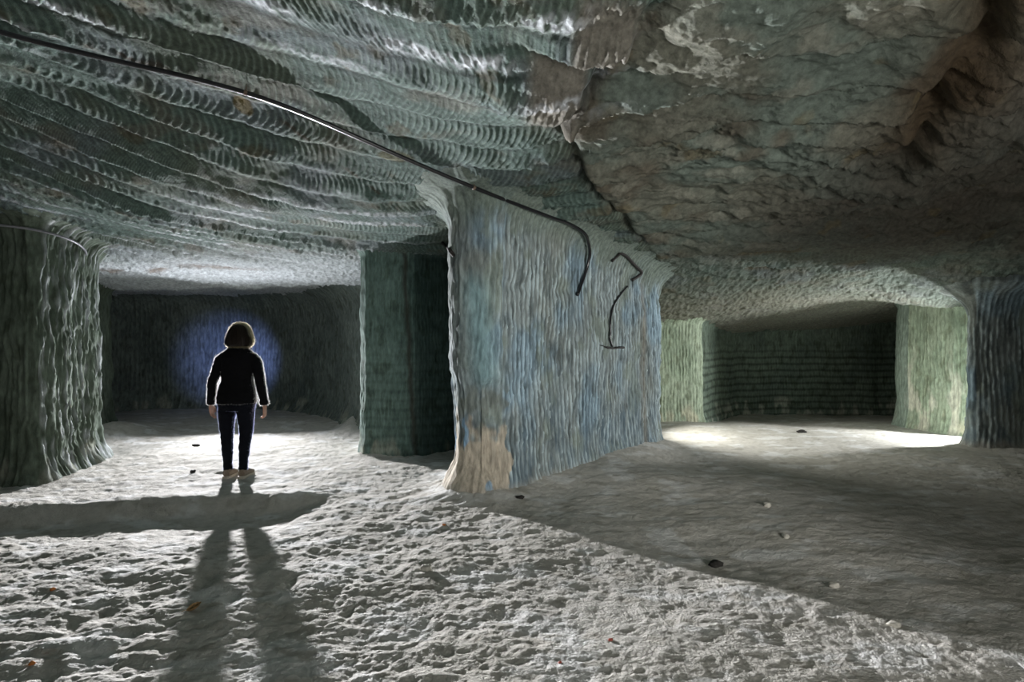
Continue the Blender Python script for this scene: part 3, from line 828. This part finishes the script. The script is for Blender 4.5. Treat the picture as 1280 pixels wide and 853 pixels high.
gs = [ring_loft(dense(torso, 4)),
      ball((HX, HY + .005, HZ + .018), (.076, .094, .098), 24, 16), ball((HX, HY + .030, HZ - .045), (.058, .066, .068), 20, 12)]
gs.append(limb([(HX, HY + .090, HZ + .02), (HX, HY + .106, HZ - .005), (HX, HY + .112, HZ - .018), (HX, HY + .096, HZ - .028)], [.009, .012, .015, .012], 4, 10))   # nose
gs.append(limb([(HX - .045, HY + .078, HZ + .028), (HX, HY + .092, HZ + .034), (HX + .045, HY + .078, HZ + .028)], .011, 4, 10))        # brow
gs.append(limb([(HX - .024, HY + .086, HZ - .055), (HX, HY + .096, HZ - .053), (HX + .024, HY + .086, HZ - .055)], .0075, 4, 10))       # lips
gs.append(limb([(HX - .022, HY + .083, HZ - .067), (HX, HY + .093, HZ - .067), (HX + .022, HY + .083, HZ - .067)], .0075, 4, 10))
gs.append(ball((HX, HY + .078, HZ - .095), (.024, .018, .018)))                                                                         # chin
for s in (-1, 1):
    gs.append(ball((HX + s * .079, HY + .0, HZ - .005), (.012, .020, .032)))                                                              # ears
    gs.append(limb(ARM[s], [.050, .044, .040, .036, .030, .024], 5))
    gs += hand(s, ARM[s][-1][0], ARM[s][-1][1], ARM[s][-1][2] - .01)
    gs.append(limb(LEG[s], [(.080, .095), .074, .060, .048, .046, .034, .032], 5))
    gs.append(limb([(LEG[s][-1][0], -.02, .07), (LEG[s][-1][0] + s * .004, .05, .05), (LEG[s][-1][0] + s * .012, .15, .035)], [.032, .034, .026], 5))
body = fused('body', gs, M_SKIN, walker, .0045, 4)
for s in (-1, 1):
    e = mesh_object('eye', *ball((HX + s * .031, HY + .078, HZ + .008), (.012, .012, .012)), plain_mat('eye_white', (.8, .8, .78), rough=.2), walker)
    mesh_object('iris', *ball((HX + s * .031, HY + .0855, HZ + .008), (.006, .0055, .006), 12, 8), plain_mat('iris_brown', (.06, .035, .02), rough=.15), e)

# sweater
sw = [(.795, 0, 0, .198, .134), (.80, 0, 0, .204, .140), (.86, 0, 0, .203, .140), (.95, .002, 0, .188, .128), (1.05, .006, .004, .166, .116), (1.16, .010, .006, .173, .120),
      (1.26, .014, 0, .176, .122), (1.315, .017, -.004, .170, .110), (1.345, .018, -.004, .145, .098), (1.372, .02, -.004, .118, .086), (1.405, .024, .0, .074, .070), (1.42, .027, .002, .068, .066)]
gs = [ring_loft(dense(sw, 4))]
for s in (-1, 1):
    P = ARM[s]
    gs.append(limb(P, [.052, .055, .052, .048, .044, .038], 5, 20))
    e = Vector(P[-1]); a = (e - Vector(P[-2])).normalized()
    gs.append(limb([e - a * .045, e - a * .02, e + a * .012], [.041, .044, .043], 3, 20))       # loose cuff
sweater = fused('sweater', gs, M_KNIT, walker, .006, 5)
wrinkle(sweater, .006, 7, 16, 501)
add_fuzz(sweater, 42000, .0165, .0021, F_KNIT, 1)

# trousers
gs = [ring_loft(dense([(.72, 0, 0, .172, .115), (.78, 0, 0, .196, .130), (.86, 0, 0, .194, .132), (.92, 0, 0, .180, .122)], 4))]
for s in (-1, 1):
    gs.append(limb(LEG[s], [(.098, .112), (.088, .096), .071, .062, .058, .046, .045], 5, 22))
trousers = fused('trousers', gs, M_DENIM, walker, .006, 5)
wrinkle(trousers, .005, 8, 22, 511)
add_fuzz(trousers, 26000, .011, .0018, F_DENIM, 2)

# shoes
for s in (-1, 1):
    x = LEG[s][-1][0]; tx = s * .008
    up = fused('shoe', [limb([(x, -.055, .045), (x, -.02, .052), (x + tx * .3, .05, .050), (x + tx * .7, .12, .036), (x + tx, .185, .028)],
                             [(.036, .040), (.043, .050), (.042, .046), (.044, .032), (.030, .022)], 5, 20),
                        limb([(x, -.014, .04), (x, -.012, .085), (x, -.010, .105)], [.043, .044, .042], 4, 18)], M_SHOE, walker, .005, 4)
    tag(up, 'tan low shoe')
    out = []
    for (yy, hw) in ((-.075, .024), (-.06, .038), (-.02, .043), (.05, .040), (.11, .046), (.16, .042), (.195, .024)):
        out.append((x + tx * max(0, yy) / .19, yy, hw))
    V = []; Fc = []
    for z in (-.012, .022):
        for (cx, yy, hw) in out: V.append((cx - hw, yy, z))
        for (cx, yy, hw) in reversed(out): V.append((cx + hw, yy, z))
    m = 2 * len(out)
    for k in range(m): Fc.append((k, (k + 1) % m, m + (k + 1) % m, m + k))
    Fc.append(tuple(reversed(range(m)))); Fc.append(tuple(range(m, 2 * m)))
    mesh_object('sole', V, Fc, M_SOLE, up, smooth=False)

# shoulder-length bob: a shell over the skull with loose strands on it
shell = [(1.643, HX, .012, .020, .022), (1.636, HX, .010, .052, .060), (1.617, HX, .006, .080, .090), (1.582, HX, .002, .106, .110), (1.538, HX, -.004, .124, .120),
         (1.50, HX + .001, -.012, .143, .118), (1.455, HX + .002, -.020, .152, .108), (1.42, HX + .002, -.024, .148, .096), (1.40, HX + .002, -.026, .126, .080)]
hair_core = ring_loft(dense(shell, 4), 40)
V = hair_core[0]
core = []
for v in V:
    x, y, z = v
    sc = .90 - .06 * max(0, min(1, (1.60 - z) / .15))
    x = HX + (x - HX) * sc; y = HY - .006 + (y - HY + .006) * .88
    if y > HY + .045 and z < 1.62: y = HY + .045 + (y - HY - .045) * .1      # open in front: the face
    core.append((x, y, z))
hair = fused('hair', [(core, hair_core[1])], M_HAIR, walker, .006, 3)
add_fuzz(hair, 30000, .026, .0022, F_HAIR, 3)
# strands
S = np.array(dense(shell, 6)); r = np.random.default_rng(5)
geo = []; geo_dark = []
for k in range(900):
    a = r.uniform(0, 2 * math.pi)
    if math.sin(a) > .70 and r.uniform() < .9: continue
    if abs(math.cos(a)) < .75 and r.uniform() < .5: continue
    end = r.uniform(.80, 1.03); w0 = r.normal(0, .06); ph = r.uniform(0, 6.3); fr = r.uniform(2.5, 6)
    lift = (.022 * r.uniform() if r.uniform() < .06 else 0); dep = r.uniform(.84, .95) if math.sin(a) < .02 else r.uniform(.88, 1.06)
    tw = r.uniform(0, math.pi); half = r.uniform(.0010, .0019)
    V2 = []; F2 = []
    ts = np.linspace(r.uniform(0, .3), min(end, 1), 10)
    for q_, t in enumerate(ts):
        i = t * (len(S) - 1); i0 = int(i); i1 = min(i0 + 1, len(S) - 1); q = S[i0] * (1 - (i - i0)) + S[i1] * (i - i0)
        aa = a + w0 * t + .06 * math.sin(fr * t * 2 + ph) * t
        rr = dep + .05 * math.sin(fr * t * 3 + ph) * t
        c = Vector((q[1] + (q[3] * rr + lift) * math.cos(aa), q[2] + (q[4] * rr + lift) * math.sin(aa), q[0]))
        ww = half * (1.15 - t * .7)
        d = Vector((math.cos(tw + t), math.sin(tw + t), .25)) * ww
        V2 += [c - d, c + d]
        if q_: F2.append((2 * q_ - 2, 2 * q_ - 1, 2 * q_ + 1, 2 * q_))
    (geo if math.sin(a) > .02 else geo_dark).append((V2, F2))  # far strands pale, near ones dark: backlight put into the colour
strands = mesh_object('strands', *join_geo(geo), F_HAIR, hair)
mesh_object('back_strands', *join_geo(geo_dark), M_HAIR, hair)
tag(strands, 'loose strands coloured pale to carry the rim light')

# thin bracelet cord on the right wrist
e = Vector(ARM[1][-1])
br = mesh_object('wristband', *limb([e + Vector((-.004, 0, -.012)), e + Vector((.030, .0, -.02)), e + Vector((.062, -.004, -.026))], [.004, .003, .002], 3, 6), M_DARK, walker)

# ------------------------------------------------------------------ loose things on the floor
def floor_pt(px, py):
    dx, dz = (px - 640) / F, (426.5 - py) / F
    t = -CAM_H / dz
    for _ in range(40):
        t = t * .5 + .5 * (fz(dx * t, t) - CAM_H) / dz
    return Vector((dx * t, t, fz(dx * t, t)))

def pebble_geo(size, seed, squash=.55, seg=18, rings=12):
    V, Fc = ball((0, 0, 0), (1, 1, 1), seg, rings)
    V = np.array(V)
    n = fbm(V[:, 0] * 1.1 + seed * 3.1, V[:, 1] * 1.1 + V[:, 2] * .9, 3, 600 + seed) * .28
    facet = np.round(V * 2.2) / 2.2
    V = (V * .7 + facet * .3) * (1 + n)[:, None] * np.array([1, .72, squash])
    return [tuple(v * size) for v in V], Fc

M_STONE = plain_mat('pale_stone', (.52, .50, .44), rough=.9, spec=.2, noise=.2, nscale=40, bump=.5)
M_DSTONE = plain_mat('dark_stone', (.030, .028, .025), rough=.85, spec=.3, noise=.4, nscale=40, bump=.5)
M_RUST = plain_mat('orange_chip', (.55, .20, .05), rough=.7, spec=.3, noise=.25, nscale=60, bump=.3)
M_RED = plain_mat('red_chip', (.40, .10, .07), rough=.7, spec=.3, noise=.25, nscale=60, bump=.3)
M_LEAF = plain_mat('dry_leaf', (.42, .27, .13), rough=.75, spec=.25, noise=.35, nscale=70, bump=.3)

for k, (px, py, size, rot, sq, mat, name, cat, lab) in enumerate((
    (895, 707, .052, .3, .42, M_DSTONE, 'stone', 'stone', 'flat black stone lying in the shadowed floor on the right'),
    (650, 623, .040, .1, .40, M_DSTONE, 'stone', 'stone', 'flat dark stone at the foot of the blue pillar'),
    (245, 558, .050, .2, .40, M_DSTONE, 'stone', 'stone', 'small dark stone on the lit floor left of the person'),
    (241, 591, .030, .9, .70, M_DSTONE, 'stone', 'stone', 'tiny dark stone on the lit floor just left of the shoes'),
    (1002, 541, .075, .1, .40, M_DSTONE, 'stone', 'stone', 'dark stone on the lit floor before the square recess'),
    (1042, 734, .034, .4, .55, M_STONE, 'stone', 'stone', 'pale rounded stone in the middle of the shadowed right floor'),
    (959, 633, .040, .8, .60, M_STONE, 'stone', 'stone', 'pale stone on the dark floor below the right chamber'),
    (532, 713, .040, .2, .55, M_STONE, 'stone', 'stone', 'pale yellowish stone on the lit floor in front of the pillar foot'),
    (982, 672, .036, 1.2, .5, M_STONE, 'stone', 'stone', 'pale stone right of and behind the black stone'),
    (1118, 782, .036, .2, .35, M_STONE, 'stone', 'stone', 'flat pale stone near the lower right of the floor'),
    (555, 657, .016, .5, .5, M_RUST, 'stone_chip', 'chip', 'orange chip on the floor in front of the buff pillar corner'),
    (66, 738, .015, .5, .7, M_RUST, 'stone_chip', 'chip', 'small orange chip on the rutted floor at far left'),
    (40, 831, .013, .5, .8, M_RUST, 'stone_chip', 'chip', 'orange chip at the lower left corner of the floor'),
    (763, 801, .012, .3, .6, M_RED, 'stone_chip', 'chip', 'reddish chip on the lit floor right of centre'),
    (700, 829, .009, .3, .6, M_RED, 'stone_chip', 'chip', 'tiny reddish chip near the lower middle of the floor'))):
    p = floor_pt(px, py)
    o = mesh_object(name, *pebble_geo(size, k, sq), mat)
    o.location = p + Vector((0, 0, size * sq * .45)); o.rotation_euler = (0, 0, rot)
    tag(o, lab, cat, 'stones on the floor' if cat == 'stone' else 'coloured chips on the floor')

# a curled dry leaf
p = floor_pt(243, 764)
leaf = bpy.data.objects.new('dry_leaf', None); link(leaf); leaf.location = p + Vector((0, 0, .006)); leaf.rotation_euler = (.1, -.15, .7)
tag(leaf, 'curled brown dry leaf lying at the edge of the left leg shadow', 'leaf')
V = []; Fc = []; n, m = 15, 9
for side in (1, -1):
    for i in range(n):
        t = i / (n - 1); wd = .024 * math.sin(math.pi * min(1, t * .96 + .02)) ** .75 * (1 + .15 * math.sin(t * 26))
        for j in range(m):
            u = j / (m - 1) * 2 - 1
            V.append((t * .075 - .0375, u * wd, .022 * u * u * math.sin(math.pi * t) + .018 * (t - .4) ** 2 * 4 + side * .0006 + .003))
for s in (0, 1):
    for i in range(n - 1):
        for j in range(m - 1):
            a = s * n * m + i * m + j; q = (a, a + 1, a + m + 1, a + m)
            Fc.append(q if s else tuple(reversed(q)))
mesh_object('blade', V, Fc, M_LEAF, leaf)
mesh_object('stalk', *tube_geo([(-.036, 0, .016), (-.048, .003, .018), (-.062, .009, .012)], .0014, 6), M_LEAF, leaf)


# ------------------------------------------------------------------ lamps
def spot(name, loc, target, energy, color, angle, blend, radius=.05, mode='Quadratic', smooth=0):
    l = bpy.data.lights.new(name, 'SPOT'); l.energy = energy; l.color = color
    l.spot_size = math.radians(angle); l.spot_blend = blend; l.shadow_soft_size = radius
    if mode != 'Quadratic' or smooth:
        l.use_nodes = True; nt = l.node_tree
        em = nt.nodes['Emission']; lf = nt.nodes.new('ShaderNodeLightFalloff')
        lf.inputs['Strength'].default_value = 1.0; lf.inputs['Smooth'].default_value = smooth
        if mode == 'Mix':
            m1 = nt.nodes.new('ShaderNodeMath'); m1.operation = 'MULTIPLY_ADD'; m1.inputs[1].default_value = .22
            nt.links.new(lf.outputs['Constant'], m1.inputs[0]); nt.links.new(lf.outputs['Linear'], m1.inputs[2])
            nt.links.new(m1.outputs[0], em.inputs['Strength'])
        else:
            nt.links.new(lf.outputs[mode], em.inputs['Strength'])
    o = bpy.data.objects.new(name, l); COL.objects.link(o)
    o.location = loc
    o.rotation_euler = (Vector(target) - Vector(loc)).to_track_quat('-Z', 'Y').to_euler()
    return o

LAMP = Vector((-4.51, 9.25, .88))
spot('flash_behind_walker', LAMP, (-2.5, 5.0, .20), 112, (.98, .97, 1.0), 108, 1.0, .045, 'Constant')
spot('near_fill_behind_walker', LAMP + Vector((0, .03, .02)), (-3.6, 5.0, 1.0), 130, (.93, .94, 1.0), 172, .5, .05, 'Linear')  # added second source, brightens ceiling and floor close to the flash
spot('blue_glow_spot', (-4.62, 9.8, 1.0), (-6.0, 12.4, 1.05), 420, (.30, .38, 1.0), 44, 1.0, .05)  # added blue spot imitating the hazy halo around the walker
spot('lamp_in_right_passage', (7.42, 8.28, .95), (3.0, 8.5, .5), 700, (.97, .99, 1.0), 120, .6, .06)
spot('lamp_behind_pillar', (1.75, 8.95, 1.1), (4.6, 8.2, .1), 380, (1.0, .99, .93), 100, 1.0, .10)

def area(name, loc, target, energy, color, size, spread=180):
    l = bpy.data.lights.new(name, 'AREA'); l.energy = energy; l.color = color; l.size = size; l.spread = math.radians(spread)
    o = bpy.data.objects.new(name, l); COL.objects.link(o); o.location = loc
    o.rotation_euler = (Vector(target) - Vector(loc)).to_track_quat('-Z', 'Y').to_euler()
    return o
spot('lamp_beside_camera', (3.6, .3, 1.35), (1.0, 6.5, 1.45), 740, (1.0, .99, .95), 50, .9, .35)

area('fill_lamp', (2.2, -.9, .8), (1.5, 3.8, 2.7), 58, (1.0, .98, .95), 1.0, 130)

w = bpy.data.worlds.new('cave_ambient'); SC.world = w; w.use_nodes = True
w.node_tree.nodes['Background'].inputs[0].default_value = (1.0, .99, .97, 1)
w.node_tree.nodes['Background'].inputs[1].default_value = .022

# ------------------------------------------------------------------ camera
cam = bpy.data.cameras.new('camera'); cam.sensor_width = 36; cam.lens = 36 * F / 1280
cam.clip_start = .05; cam.clip_end = 100
co = bpy.data.objects.new('camera', cam); COL.objects.link(co)
co.location = (0, 0, CAM_H); co.rotation_euler = (math.pi / 2, 0, 0)
SC.camera = co
SC.view_settings.view_transform = 'Standard'; SC.view_settings.look = 'None'
SC.view_settings.gamma = 1; SC.view_settings.use_curve_mapping = False
SC.view_settings.exposure = 0
